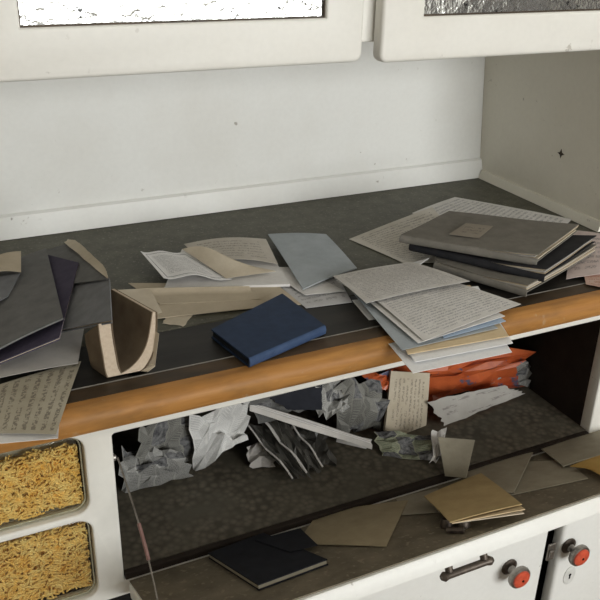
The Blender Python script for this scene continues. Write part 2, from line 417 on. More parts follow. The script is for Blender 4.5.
def knob(parent, px, py, y):
    o = Y(px, py, y-.030); o = Vector((o.x, y, o.z)); ax = Vector((0, -1, 0))
    obj('knob_rosette', lathe([(.0135, 0.0002), (.0135, .002), (.010, .004), (.006, .0055)], o, ax), HANDLE, parent, autos=40)
    obj('knob_stem', lathe([(.0065, .0057), (.0055, .010), (.0065, .0145), (.011, .0175)], o, ax), METAL, parent, autos=40)
    obj('knob_rim', lathe([(.011, .0177), (.0175, .0200), (.0185, .0235), (.0175, .0275), (.0150, .0283)], o, ax, 28), METAL, parent, autos=40)
    obj('knob_cap', lathe([(.0145, .0285), (.0138, .0307), (.009, .0323), (.003, .0327)], o, ax, 28), RED, parent, autos=40, label='red enamel knob cap')
    obj('knob_screw', lathe([(.0022, .0328), (.0018, .0335)], o, ax, 10), BLACKG, parent)
YB = -.502
def base_door(x0, x1, kp):
    d = obj('door', panel([rrect(x0, x1, FLZ+.07, -.285, .008, 4)], YB, YB+.022, .006), WHITE, bc, autos=40)
    if kp: knob(d, kp[0], kp[1], YB)
    return d
d1 = base_door(-.585, -.190, (522, 580))
d2 = base_door(-.160, .012, (582, 558))
base_door(-1.01, -.600, None)
o = Y(569, 575, YB)
kp_ = lathe([(.0125, .0002), (.0125, .0012), (.0100, .0018)], Vector((0, 0, 0)), Vector((0, -1, 0)), 24)
for v in kp_.verts: v.co = Vector((v.co.x*.95, v.co.y, v.co.z*1.45)) + Vector((o.x, YB, o.z))
obj('keyhole_plate', kp_, PLATE, d2, label='oval white keyhole plate')
kb = lathe([(.0026, .0019), (.0026, .0022)], Vector((o.x, YB, o.z+.002)), Vector((0, -1, 0)), 12)
join(kb, box(o.x-.0014, o.x+.0014, YB-.0022, YB-.0019, o.z-.006, o.z+.001))
obj('keyhole', kb, BLACKG, d2)
o = Y(549, 551, YB)
obj('catch_plate', box(o.x-.005, o.x+.009, YB-.004, YB-.0002, o.z-.016, o.z+.016, .0015), METAL, d2)
obj('hinge_pin', box(o.x-.004, o.x+.004, YB-.008, YB-.0042, o.z-.008, o.z+.006, .0015), METAL, d2)
# fold-down flap, held part open
def flapbox(x0, x1, d0, d1_, n0, n1, bev=0):
    b = box(x0, x1, d0, d1_, n0, n1, bev)
    for v in b.verts: v.co = Vector((v.co.x, HY, HZ)) + FD*v.co.y + FN*v.co.z
    bmesh.ops.recalc_face_normals(b, faces=b.faces)
    return b
fl = obj('flap_door', flapbox(OX0+.002, OX1-.002, .001, FLEN, -.022, -.0016, .0035), WHITE, bc, autos=40)
obj('flap_lining', flapbox(OX0+.004, OX1-.004, .002, FLEN-.004, -.0015, 0), FLAPT, fl, label='dusty brown inner face of the flap')
# handle under the flap near its free edge
def FW(x, d, n): return Vector((x, HY, HZ)) + FD*d + FN*n
A_ = Fp(446, 560, -.022); hx0, hx1 = -.514, -.468
hd = FLEN-.012
for x in (hx0, hx1):
    obj('handle_post', tube([FW(x, hd, -.0222), FW(x, hd, -.031)], .0045, 10), HANDLE, fl, autos=40)
hb = tube([FW(hx0-.011, hd, -.035), FW(hx0-.007, hd, -.035), FW(hx0-.002, hd, -.035), FW(hx1+.002, hd, -.035), FW(hx1+.007, hd, -.035), FW(hx1+.011, hd, -.035)], [.003, .0055, .0042, .0042, .0055, .003], 12)
obj('handle_bar', hb, HANDLE, fl, autos=40)
for (px, py) in ((447, 527), (464, 527)):
    q = Fp(px, py, .0)
    obj('catch_stud', lathe([(.0075, .0003), (.0075, .006), (.0055, .010), (.002, .0115)], q, FN, 16), HANDLE, fl, autos=40)
obj('catch_bar', tube([Fp(447, 530, .004), Fp(464, 530, .004)], .0035, 8), HANDLE, fl)
# stay wire from frame to flap
s0 = Vector((OX0+.006, YF+.012, Y(119, 464, YF).z)); s1 = Fp(160, 612, .003)
obj('stay_wire', tube([s0.lerp(s1, t) + Vector((.004*math.sin(t*math.pi), 0, -.006*math.sin(t*math.pi))) for t in [i/10 for i in range(11)]], .0010, 6), METAL, fl)
obj('stay_sleeve', tube([s0.lerp(s1, t) + Vector((.004*math.sin(t*math.pi), 0, -.006*math.sin(t*math.pi))) for t in (.42, .5, .58, .66)], .0020, 8), mottled('dull_copper_sleeve', (.16, .08, .07), (.25, .15, .13), 90, .5), fl)
obj('stay_screw', lathe([(.004, 0), (.004, .003), (.002, .0045)], s0 + Vector((-.0055, 0, .001)), Vector((1, 0, 0)), 12), METAL, fl)

# ------------------------------------------------------------------ glass bins filled with noodles
rng = random.Random(4)
BINL = (('clear glass scoop bin of golden noodles directly under the worktop', -.128, -.036, .020), ('clear glass scoop bin of golden noodles, the lower of the two', -.2445, -.1405, .014))
for lab, z0, z1, emp in BINL:
    t = thing('glass_storage_bin', ((BX0+BX1)/2, YF+.06, z0), lab, 'glass bin', 'glass bins in the left column')
    outer = rrect(BX0+.002, BX1-.002, z0, z1, .014)
    obj('glass_front', panel([outer], YF+.004, YF+.008, .001), GLASS, t, autos=40)
    rim = rrect(BX0+.0032, BX1-.0032, z0+.0012, z1-.0012, .0128)
    obj('bin_rim', panel([outer, rim], YF+.0082, YF+.0102, 0), mottled('bin_rim_glass', (.46, .43, .34), (.54, .50, .40), 60, .4, .4), t, autos=40)
    obj('bin_tray', panel([outer], YF+.036, YF+.040, 0), mottled('bin_tray_back', (.60, .57, .49), (.68, .65, .57), 30, .4), t)
    ns = bmesh.new(); nz1 = z1-emp
    box(BX0+.005, BX1-.005, YF+.020, YF+.0355, z0+.002, nz1-.008, 0, 2, ns)
    for f in ns.faces: f.material_index = 1
    for k in range(2600):
        c = Vector((rng.uniform(BX0+.006, BX1-.006), YF+.0115+rng.random()*.013, rng.uniform(z0+.004, nz1)))
        a = rng.gauss(.1, .75); d = Vector((math.cos(a), rng.uniform(-.25, .25), math.sin(a))); n = Vector((-d.z, 0, d.x))
        ln = rng.uniform(.005, .010); cv = rng.uniform(-.5, .5)*ln
        pts = []
        for s in (-1, -.33, .33, 1):
            p = c + d*ln*s*.8 + n*cv*(1-s*s)
            p.x = min(max(p.x, BX0+.0045), BX1-.0045); p.z = min(max(p.z, z0+.003), nz1+.004); p.y = min(max(p.y, YF+.0110), YF+.028); pts.append(p)
        m0 = len(ns.faces); tube(pts, .00105, 4, ns)
    obj('noodles', ns, [NOOD, NOODB], None, label=('golden dry noodles heaped in the upper glass bin' if emp > .015 else 'golden dry noodles heaped in the lower glass bin'), cat='noodles', kind='stuff')


# ------------------------------------------------------------------ papers: materials
P_GREYW = paper('grey_written_paper', (0.610, 0.592, 0.564), (0.512, 0.488, 0.461), (.16, .15, .17), 22, .9, .06, 60)
P_WRIT2 = paper('pale_written_paper', (0.725, 0.706, 0.683), (0.613, 0.594, 0.564), (.15, .15, .19), 24, .9, .05, 62)
P_WRIT3 = paper('ivory_written_paper', (0.683, 0.647, 0.589), (0.573, 0.537, 0.474), (.17, .15, .15), 20, .85, .07, 55)
P_BEIGEW = paper('beige_written_paper', (0.484, 0.440, 0.347), (0.396, 0.352, 0.266), (.09, .075, .06), 9, .95, .04, 26, True)
P_WHITE = paper('clean_white_paper', (.88, .88, .88), (.83, .83, .84))
P_PALE = paper('pale_grey_paper', (0.805, 0.788, 0.773), (0.690, 0.673, 0.652))
P_GREY = paper('grey_paper', (0.525, 0.500, 0.472), (0.425, 0.406, 0.381))
P_TAN = paper('tan_paper', (0.560, 0.483, 0.367), (0.462, 0.392, 0.294))
P_BEIGE = paper('beige_paper', (0.650, 0.575, 0.459), (0.537, 0.463, 0.354))
P_MANILA = paper('manila_card', (0.720, 0.576, 0.378), (0.636, 0.492, 0.302))
P_PRINT = paper('printed_page', (0.858, 0.847, 0.843), (0.748, 0.737, 0.728), (.13, .13, .14), 24, .9, .16, 90, box=(.07, .95, .06, .93))
P_PRINT2 = paper('printed_slip', (0.598, 0.592, 0.601), (0.494, 0.488, 0.491), (.15, .15, .15), 9, .8, .08, 50)
P_BLUEF = paper('blue_form', (.42, .52, .66), (.36, .46, .60), (.08, .16, .42), 8, .8, .08, 40)
P_PINK = paper('pinkish_printed_paper', (0.632, 0.540, 0.519), (0.529, 0.437, 0.411), (.12, .12, .13), 9, .7, .1, 40)
C_GREYBL = paper('blue_grey_folder', (0.429, 0.468, 0.498), (0.351, 0.384, 0.410))
C_DKGREY = paper('dark_grey_cover', (.19, .19, .188), (.14, .14, .14), mott=60)
C_MIDGREY = paper('slate_grey_cover', (.225, .23, .245), (.165, .17, .182), mott=60)
C_TAUPE = paper('taupe_grey_cover', (.215, .20, .175), (.155, .145, .125), mott=50)
C_NAVY = paper('dark_violet_cover', (.085, .075, .115), (.058, .05, .085), mott=60)
C_BLACK = paper('black_cover', (.030, .030, .034), (.018, .018, .021), mott=60)
C_BROWN = paper('brown_cover', (.185, .14, .092), (.125, .09, .06), mott=50)
C_BLUE = paper('blue_cloth_cover', (.026, .046, .095), (.017, .030, .066), mott=70, rough=.6)
C_BLUEL = paper('worn_blue_spine', (.050, .083, .165), (.034, .060, .125), mott=70, rough=.55)
C_BLUED = paper('blue_black_cover', (.022, .024, .032), (.014, .015, .02), mott=60)
C_LABEL = paper('tan_label', (0.310, 0.276, 0.223), (0.253, 0.218, 0.181), (.10, .09, .08), 5, .5, .15, 22)
K_GREY = paper('dusty_grey_card', (0.383, 0.348, 0.270), (0.292, 0.264, 0.203), mott=40)
K_TAN = paper('dusty_tan_card', (0.420, 0.352, 0.232), (0.330, 0.274, 0.180), mott=40)
K_BROWN = paper('brown_envelope_paper', (0.495, 0.375, 0.195), (0.405, 0.300, 0.150), mott=40)
K_WRIT = paper('dusty_written_card', (0.390, 0.338, 0.247), (0.315, 0.270, 0.195), (.07, .06, .05), 7, .8, .08, 16)
K_OCHRE = paper('ochre_card', (0.525, 0.338, 0.106), (0.425, 0.263, 0.075), mott=40)
def pages_mat():
    N = NT('page_edges'); v = N.obco((3, 3, 420))
    c = N.mix(N.ramp(N.noise(1.5, 3, .6, v), .35, .65), (.52, .43, .31), (.26, .20, .135)); return N.out(c, .9, .1)
PAGES = pages_mat()
def pages_mat2():
    N = NT('pale_page_edges'); c = N.mix(N.ramp(N.noise(300, 3, .6, N.obco()), .35, .65), (.60, .50, .39), (.53, .43, .325)); return N.out(c, .9, .1)
PAGES2 = pages_mat2()
NEWS1 = news('grey_newspaper', (.46, .455, .43), seed=1, photo=.28)
NEWS5 = news('olive_grey_newspaper', (.30, .295, .265), seed=7, photo=.4)
NEWS2 = news('pale_newspaper', (.86, .855, .83), (.45, .45, .45), seed=2, photo=.0)
NEWS3 = news('dark_newspaper', (.20, .20, .19), seed=3, photo=.55)
NEWS4 = news('colour_leaflet', (.36, .37, .27), (.06, .09, .05), 3, 20, .4, seed=4)
def plastic():
    N = NT('orange_plastic'); c = N.mix(N.ramp(N.noise(28, 4, .6, N.obco()), .4, .68), (.52, .115, .035), (.36, .065, .02))
    c = N.mix(N.ramp(N.noise(45, 3, .6, N.obco()), .60, .64), c, (.10, .10, .16))
    N.out(c, .32, .5); N.set(N.b, 'Transmission Weight', .0); return N.m
ORANGE = plastic()
DARKPL = mottled('dark_polythene', (.035, .034, .03), (.085, .08, .07), 35, .35, .5)
ENVW = paper('standing_envelope_paper', (.52, .46, .36), (.43, .37, .28), (.13, .11, .10), 10, .7, .10, 26, True)

def Pq(*pts):           # corners from pixels on the worktop at their heights
    return [P(*p) for p in pts]
def Fq(*pts):           # corners from pixels on the flap at their heights
    return [Fp(*p) for p in pts]
def booklet(name, c, hgt, label, cat, cover, pages=None, group=None, over=.0025, wav=0.0, seed=0, curl=0.0, ct=.0012, nrm=Vector((0, 0, 1)), spine=None, spine_side=None, leaves=0):
    """closed book: c = bottom corners bl, br, fr, fl; parts cover (two), page_block, optional spine"""
    c = [p - nrm*hgt for p in c]      # c is given at the top face
    ctr = sum(c, Vector())/4
    t = thing(name, ctr, label, cat, group)
    def fn(u, v): return nrm*(curl*u**3 + wav*noise.noise(Vector((u*2.2+seed, v*1.7, seed*2.3))))
    def grow(k): return [ctr + (p-ctr)*(1+k/((p-ctr).length)) for p in c]
    def lay(cc, z0, z1, mat, nm):
        g = patch([p + nrm*z1 for p in cc], 11, 5, fn=fn)
        return obj(nm, grid_solid(g, z1-z0), mat, t, autos=40)
    lay(grow(over), 0, ct, cover, 'cover')
    if leaves:
        rl = random.Random(seed+1); zs = ct+.0001; st_ = (hgt-2*ct-.0002)/leaves
        for k in range(leaves):
            cc = [ctr + (p-ctr)*(1+rl.uniform(-.05, .022)) for p in c]
            if k % 2: cc = [p.lerp(cc[(i_+1) % 4], rl.uniform(0, .02)) for i_, p in enumerate(cc)]
            lay(cc, zs, zs+st_*.8, (P_BEIGE, PAGES, P_GREY)[k % 3], 'leaf'); zs += st_
    else: lay(grow(0), ct+.0001, hgt-ct-.0001, pages or PAGES, 'page_block')
    top = lay(grow(over), hgt-ct, hgt, cover, 'cover')
    if spine_side:
        i, j = spine_side; a, b_ = grow(over)[i], grow(over)[j]
        m = (a+b_)/2; out = (m-ctr); out = (out - nrm*out.dot(nrm)).normalized()
        r_ = hgt/2
        sb = bmesh.new(); A = []; B = []
        for k in range(9):
            an = math.radians(-90+180*k/8); off = out*(r_*.55*math.cos(an)) + nrm*(r_ + r_*math.sin(an)) + out*.0003
            A.append(sb.verts.new(a+off)); B.append(sb.verts.new(b_+off))
        for k in range(8): sb.faces.new((A[k], A[k+1], B[k+1], B[k]))
        sb.faces.new(A); sb.faces.new(B[::-1]); sb.faces.new((A[0], B[0], B[-1], A[-1]))
        bmesh.ops.recalc_face_normals(sb, faces=sb.faces)
        obj('spine', sb, spine or cover, t, autos=60)
    return t, top

# ------------------------------------------------------------------ worktop, right: big sheets and the stack of exercise books
sheet('written_sheet', Pq((412, 213, .002), (455, 197, .002), (572, 219, .003), (530, 262, .002)), P_WRIT2, 'large pale written sheet sticking out behind the stack of dark exercise books', 'paper', bow=.002)
sheet('written_sheet', Pq((349, 239, .0012), (432, 207, .0035), (480, 262, .0035), (404, 263, .0012)), P_WRIT3, 'ivory written sheet lying flat, left of the dark exercise books', 'paper', bow=.001)
sheet('written_sheet', Pq((572, 231, .002), (618, 238, .002), (618, 274, .002), (566, 280, .002)), P_PINK, 'pinkish printed paper at the right end of the worktop', 'paper', bow=.003, wav=.003, seed=3)
sheet('leaflet', Pq((584, 274, .0035), (618, 270, .0035), (618, 290, .003), (586, 284, .003)), paper('rust_printed_paper', (.46, .23, .16), (.55, .42, .36), (.3, .08, .05), 5, .8, .1, 20), 'small rust coloured leaflet under the papers by the front edge', 'leaflet')
G_EX = 'dark exercise books in the right stack'
booklet('exercise_book', Pq((445, 232, .0155), (595, 248, .0155), (527, 289, .0155), (436, 262, .0155)), .0105, 'lowest exercise book of the dark stack, with taupe cover and frayed pages', 'book', C_TAUPE, PAGES, G_EX, .002, .004, 5, .005, spine_side=(2, 3), leaves=5)
booklet('exercise_book', Pq((440, 225, .0290), (594, 240, .0290), (544, 274, .0290), (412, 243, .0290)), .0105, 'black covered exercise book in the middle of the dark stack', 'book', C_BLACK, PAGES, G_EX, .0025, .003, 8, .006, spine_side=(2, 3), leaves=5)
t, top = booklet('exercise_book', Pq((450, 211, .0435), (577, 227, .0435), (537, 258, .0435), (402, 235, .0435)), .0105, 'topmost exercise book of the dark stack, taupe cover with a tan label', 'book', C_TAUPE, PAGES, G_EX, .002, .002, 11, .005, spine_side=(2, 3), leaves=5)
lb = [p for p in Pq((466, 223, .0462), (493, 226, .0462), (479, 238, .0462), (449, 234, .0462))]
obj('title_label', grid_solid(patch(lb, 7, 5), .0006), C_LABEL, t)

# front stack of handwritten sheets hanging over the edge
G_FS = 'fanned sheets hanging over the front edge'
def droop(a, b_=.0):
    return lambda u, v: Vector((0, 0, -a*(1-v)**2.5 + b_*math.sin(math.pi*v)))
sheet('blank_sheet', Pq((352, 300, .0015), (470, 288, .0015), (512, 352, -.004), (413, 373, -.004)), P_WHITE, 'clean white sheet at the bottom of the fan, hanging lowest over the edge', 'paper', G_FS, nu=11, nv=13)
sheet('blank_sheet', Pq((372, 297, .0035), (478, 286, .0035), (513, 343, .0005), (415, 362, .0)), P_WHITE, 'second clean white sheet, just above the lowest one of the fan', 'paper', G_FS, nu=11, nv=13)
sheet('manila_sheet', Pq((378, 296, .0065), (470, 285, .0065), (509, 336, .004), (408, 354, .004)), P_MANILA, 'manila card sheet between the white sheets and the written pages', 'paper', G_FS, th=.0008)
sheet('form_sheet', Pq((350, 289, .0080), (440, 282, .0080), (498, 328, .0068), (402, 350, .0060)), C_GREYBL, 'blue grey sheet showing its left edge under the written pages', 'paper', G_FS)
sheet('form_sheet', Pq((420, 305, .0095), (470, 297, .0095), (506, 321, .0090), (444, 338, .0082)), P_BLUEF, 'pale blue printed form peeking out under the written pages', 'paper', G_FS)
sheet('written_sheet', Pq((364, 297, .0115), (440, 281, .0115), (505, 316, .0110), (418, 343, .0100)), P_PALE, 'pale sheet directly below the long written page of the fan', 'paper', G_FS)
sheet('written_sheet', Pq((366, 292, .0140), (436, 276, .0140), (521, 304, .0140), (424, 341, .0120)), P_WRIT2, 'long written page fanned out to the right below the top sheet', 'paper', G_FS, bow=.002)
sheet('written_sheet', Pq((336, 280, .0150), (414, 262, .0150), (429, 258, .0200), (370, 300, .0150)), P_WHITE, 'white corner of a sheet peeking up behind the top written sheet', 'paper', G_FS, nu=7, nv=7)
sheet('written_sheet', Pq((333, 276, .0178), (412, 262, .0205), (470, 281, .0215), (366, 303, .0180)), P_GREYW, 'greyish written sheet on top of the fan, with a curled front edge', 'paper', G_FS, bow=.003)

# ------------------------------------------------------------------ worktop, middle
sheet('printed_slip', Pq((276, 283, .001), (330, 262, .002), (352, 302, .001), (306, 308, .001)), P_PRINT2, 'printed grey slip under the blue grey folder', 'paper')
sheet('printed_slip', Pq((262, 268, .002), (300, 268, .003), (345, 292, .002), (305, 296, .003)), P_PALE, 'pale slip between the blue grey folder and the printed slip', 'paper', wav=.003, seed=9)
sheet('card_folder', Pq((268, 234, .0130), (326, 234, .0130), (357, 268, .0100), (303, 289, .0090)), C_GREYBL, 'blue grey card folder lying beside the open printed booklet', 'folder', th=.0012, bow=.003)
sheet('tan_envelope', Pq((134, 284, .003), (276, 284, .003), (301, 304, .002), (150, 319, .002)), P_TAN, 'long tan envelope under the open printed booklet', 'envelope', th=.001, bow=.002)
def crease(u, v): return Vector((0, 0, .006*math.exp(-((v-.55)/.05)**2)))
sheet('tan_sheet', Pq((128, 283, .0055), (240, 283, .0050), (262, 299, .0045), (160, 304, .0045)), P_TAN, 'creased tan sheet with a sharp fold on the long tan envelope', 'paper', fn=crease, nv=15)
sheet('tan_sheet', Pq((114, 290, .012), (150, 288, .009), (162, 312, .004), (150, 317, .004)), P_BEIGE, 'pointed beige paper corner behind the folded brown book', 'paper', nu=7, nv=7)
sheet('paper_scrap', Pq((165, 317, .001), (192, 315, .001), (184, 326, .001), (163, 323, .001)), P_BEIGE, 'small torn scrap on the dark plank under the tan envelope', 'paper', rag=.1, nu=7, nv=7, seed=2)
# open printed booklet with curling leaves
ob = thing('open_booklet', P(215, 270, .006), 'open printed booklet with curling pages, left of the blue grey folder', 'booklet')
sheet('page', Pq((182, 249, .0070), (272, 256, .0070), (290, 284, .0070), (164, 288, .0070)), P_PALE, parent=ob, th=.0035)
def curlp(u, v): return Vector((0, 0, .010*math.sin(math.pi*min(1, u*1.15))**2*(1-.4*v) + .010*(1-u)**4))
sheet('page', Pq((184, 244, .013), (266, 239, .013), (278, 264, .011), (204, 262, .011)), paper('beige_printed_page', (.56, .52, .46), (.48, .44, .38), (.2, .18, .16), 9, .7, .12, 40), parent=ob, fn=lambda u, v: Vector((0, 0, .006*math.sin(math.pi*u))))
sheet('page', Pq((141, 258, .0125), (184, 252, .0125), (232, 279, .0105), (164, 285, .0105)), P_PRINT, parent=ob, fn=curlp)
sheet('page', Pq((182, 249, .0185), (232, 262, .0170), (276, 271, .0130), (226, 278, .0120)), P_BEIGE, parent=ob, fn=lambda u, v: Vector((0, 0, .012*math.sin(math.pi*u)*v)))
# blue book
t, top = booklet('blue_book', Pq((213, 329, .0125), (282, 294, .0125), (323, 325, .0125), (249, 357, .0125)), .0115, 'small navy blue hardcover book on the dark plank', 'book', C_BLUE, C_BLUED, None, .002, 0, 0, 0, .0018, spine=C_BLUEL, spine_side=(2, 3))

# ------------------------------------------------------------------ worktop, left group
sheet('written_sheet', Pq((-24, 392, .0015), (81, 361, .003), (56, 434, .004), (-30, 434, .0015)), P_BEIGEW, 'beige handwritten sheet overhanging the front edge above the bins', 'paper', bow=.002)
sheet('blank_sheet', Pq((-24, 425, .0008), (60, 410, .0008), (58, 438, .0), (-30, 446, .0)), P_PALE, 'pale sheet whose edge shows below the handwritten sheet', 'paper')
sheet('blank_sheet', Pq((-10, 335, .010), (86, 318, .012), (78, 363, .009), (-20, 382, .008)), P_GREY, 'plain grey sheet between the violet booklet and the handwritten sheet', 'paper', bow=.002)
# grey notebook with torn pages lying behind
gb, top = booklet('grey_notebook', Pq((60, 252, .0320), (108, 279, .0700), (111, 319, .0740), (56, 329, .0320)), .0045, 'slate grey notebook with ragged torn pages, under the violet booklet', 'book', C_MIDGREY, PAGES, None, .002)
for k in range(4):
    sheet('torn_page', Pq((75+k*1.5, 240+k, .0470-.0006*k), (100+k, 262+k, .0690-.0006*k), (108, 279-k, .0745-.0005*k), (64+k*2, 242+k, .0420-.0006*k)), P_BEIGE, parent=gb, rag=.12, nu=9, nv=5, seed=k)
cv_ = sheet('cover', Pq((46, 250, .0340), (68, 243, .0390), (106, 279, .0722), (52, 286, .0350)), C_DKGREY, parent=gb, th=.001)
vb, top = booklet('violet_booklet', Pq((44, 254, .0400), (78, 263, .0560), (59, 337, .0420), (-12, 366, .0180)), .0032, 'dark violet booklet with a pale worn edge, under the big grey cover', 'booklet', C_NAVY, P_TAN, None, .001, ct=.0009)
sheet('grey_cover', Pq((-22, 276, .0320), (46, 248, .0460), (63, 318, .0520), (-26, 362, .0240)), C_DKGREY, 'big dark grey cover board lying across the violet booklet', 'cover', th=.0018, bow=.003)
sheet('beige_cover', Pq((-22, 268, .044), (21, 251, .052), (21, 272, .050), (-22, 280, .042)), P_TAN, 'curled beige paper at the left end, on the big grey cover', 'paper', fn=lambda u, v: Vector((0, 0, .006*math.sin(math.pi*u))))
sheet('grey_cover', Pq((-22, 280, .040), (20, 273, .0470), (8, 296, .042), (-22, 312, .039)), C_MIDGREY, 'small slate grey leaf below the curled beige paper', 'cover', th=.001)

# brown book folded open into a U, page edges facing the room
fb = thing('folded_book', Vector((-.80, -.43, .001)), 'thick brown book folded back into a U with frayed beige page edges', 'book')
def uprof(off):
    # centre line of the U on its cut edge (pixels on the plane y = -.452), smoothed; thickness tapers along the right arm
    pts = [(104.5, 323), (106, 337), (109, 354), (112, 370), (118, 379), (129, 375), (140, 365), (148, 352), (152, 336), (154, 312)]
    tap = [1, 1, 1, 1.05, 1.1, 1.05, .95, .8, .55, .25]
    W = [Y(px, py, -.452) for px, py in pts]; S = []; T_ = []
    for i in range(9):
        p0, p1, p2, p3 = W[max(i-1, 0)], W[i], W[i+1], W[min(i+2, 9)]
        for q in range(3):
            t = q/3
            S.append(.5*((2*p1)+(p2-p0)*t+(2*p0-5*p1+4*p2-p3)*t*t+(3*p1-p0-3*p2+p3)*t**3)); T_.append(tap[i]*(1-t)+tap[i+1]*t)
    S.append(W[9]); T_.append(tap[9]); out = []
    for i, p in enumerate(S):
        d = (S[min(i+1, len(S)-1)] - S[max(i-1, 0)]).normalized(); n = Vector((-d.z, 0, d.x))
        e = off if abs(off) < .0063 else math.copysign(.0062*T_[i] + abs(off)-.0062, off)
        out.append(p + n*(off*T_[i] if abs(off) < .0063 else e))
    return out
UEX = P(113, 288, .068) - Y(154, 309, -.452); UEX.z = 0
def uslab(o0, o1, dep0, dep1):
    A = uprof(o0); B = uprof(o1); b = bmesh.new()
    rows = []
    for i_, (a, c) in enumerate(zip(A, B)):
        kx = .35 if i_ < 11 else (.35 + .65*min(1, (i_-10)/6))
        sk = .66 if i_ < 8 else min(1, .66+.06*(i_-7))          # the left arm sags towards the back under the notebook
        ends = [a+UEX*dep0, c+UEX*dep0, c+UEX*dep1*kx, a+UEX*dep1*kx]
        for q in ends[2:]: q.z *= sk
        rows.append([b.verts.new(Vector((q.x, q.y, max(q.z, .0012)))) for q in ends])
    for r0, r1 in zip(rows, rows[1:]):
        for k in range(4): b.faces.new((r0[k], r0[(k+1) % 4], r1[(k+1) % 4], r1[k]))
    b.faces.new(rows[0][::-1]); b.faces.new(rows[-1]); bmesh.ops.recalc_face_normals(b, faces=b.faces)
    return b
obj('page_block', uslab(.0062, -.0062, .0, 1.0), PAGES2, fb, autos=40)
obj('cover', uslab(-.0064, -.0075, -.015, 1.02), C_BROWN, fb, autos=40)
obj('cover', uslab(.0064, .0075, -.01, 1.0), C_BROWN, fb, autos=40)
for k in range(4):
    W = [Y(px, py, -.452-.002*k) for px, py in ((126+2*k, 383+k), (139+3*k, 376+k), (149+2*k, 366), (156+k, 346-k*4))]
    b = bmesh.new(); rows = [[b.verts.new(p + Vector((0, 0, .0006))), b.verts.new(p - Vector((0, 0, .0006))), b.verts.new(p + UEX*.6 - Vector((0, 0, .0006))), b.verts.new(p + UEX*.6 + Vector((0, 0, .0006)))] for p in W]
    for r0, r1 in zip(rows, rows[1:]):
        for q in range(4): b.faces.new((r0[q], r0[(q+1) % 4], r1[(q+1) % 4], r1[q]))
    b.faces.new(rows[0][::-1]); b.faces.new(rows[-1]); bmesh.ops.recalc_face_normals(b, faces=b.faces)
    for v in b.verts: v.co.z = max(v.co.z, .0012)
    obj('loose_page', b, P_BEIGE, fb)

# ------------------------------------------------------------------ compartment: crumpled newspapers and bags
def cpatch(name, c, amp, mat, label, cat, seed, folds=6, freq=(.5, 1.5), n=22, nrm=Vector((0, -.6, .8)), rag=.10, group=None, ease=.25):
    """creased sheet stretched between four corners, folded along random straight creases"""
    r = random.Random(seed); n = 8 if n > 16 else 6; g = []; bl, br, fr, fl = c
    F_ = [(r.uniform(0, math.pi), r.uniform(.35, .9), r.uniform(0, 1), r.uniform(.4, 1)) for _ in range(3)]
    tot = sum(f[3] for f in F_)
    for j in range(n):
        row = []
        for i in range(n):
            u = i/(n-1); v = j/(n-1); hh = 0
            for a, fq, ph, am in F_:
                t_ = ((u*2-1)*math.cos(a)+(v*2-1)*math.sin(a))*fq + ph
                hh += abs((t_ % 1)*2-1)*am/tot
            k = .42/(n-1)
            uu = u + r.uniform(-k, k) + rag*noise.noise(Vector((v*4, seed*2.1, 1)))*abs(2*u-1)
            vv = v + r.uniform(-k, k) + rag*noise.noise(Vector((u*4, seed*1.1, 7)))*abs(2*v-1)
            p = (fl*(1-uu)+fr*uu)*(1-vv)+(bl*(1-uu)+br*uu)*vv
            p = p + nrm*(amp*((hh-.5)*2.6 + r.uniform(-.62, .62)))
            p.z = min(max(p.z, ZFL+.0012), -.0455); p.y = max(p.y, -.470); p.x = min(max(p.x, OX0+.002), OX1-.002)
            row.append(p)
        g.append(row)
    return obj(name, grid_solid(g, .0004), mat, None, label=label, cat=cat, group=group)
G_NW = 'crumpled newspapers in the compartment'
zf = ZFL+.004
cpatch('crumpled_newspaper', [P(140, 428, -.10), P(192, 418, -.10), P(196, 462, zf), P(136, 474, -.19)], .026, NEWS5, 'dark printed newspaper crumpled behind the grey one at left', 'newspaper', 14, group=G_NW)
cpatch('crumpled_newspaper', [P(120, 448, -.145), P(176, 446, -.145), P(188, 478, zf), P(120, 494, zf)], .026, NEWS1, 'grey crumpled newspaper at the left end of the open compartment', 'newspaper', 3, group=G_NW)
cpatch('crumpled_newspaper', [P(186, 416, -.085), P(248, 402, -.085), P(247, 440, -.165), P(198, 472, zf)], .028, NEWS2, 'white crumpled sheet, the palest of the heap', 'newspaper', 23, 5, group=G_NW)
cpatch('crumpled_newspaper', [P(246, 396, -.075), P(330, 376, -.075), P(335, 400, -.13), P(258, 424, -.16)], .014, NEWS3, 'dark grey newspaper crumpled behind the slanting folded newspaper', 'newspaper', 31, group=G_NW)
cpatch('crumpled_newspaper', [P(312, 380, -.085), P(352, 370, -.085), P(350, 408, -.135), P(320, 416, -.140)], .014, NEWS1, 'grey newspaper strips crossing above the dark navy leaflet', 'newspaper', 37, 7, (1, 2.4), group=G_NW)
cpatch('crumpled_newspaper', [P(334, 384, -.095), P(384, 374, -.095), P(388, 428, zf), P(340, 436, zf)], .024, NEWS5, 'grey crumpled newspaper left of the standing envelope', 'newspaper', 44, 5, group=G_NW)
cpatch('crumpled_newspaper', [P(484, 364, -.165), P(538, 356, -.175), P(538, 384, zf), P(488, 392, zf)], .012, NEWS1, 'grey newspaper right of the orange bag, by the dark side', 'newspaper', 61, group=G_NW)
cpatch('orange_bag', [P(374, 366, -.155), P(520, 350, -.155), P(516, 388, -.212), P(420, 402, -.212)], .013, ORANGE, 'crumpled orange plastic bag behind the standing envelope', 'bag', 83, 8, (.6, 2.2), 28, rag=.14)
cpatch('orange_bag_scrap', [P(364, 374, -.135), P(392, 370, -.135), P(388, 388, -.155), P(376, 392, -.155)], .005, ORANGE, 'small orange plastic scrap left of the standing envelope', 'bag', 85, 4, n=12)
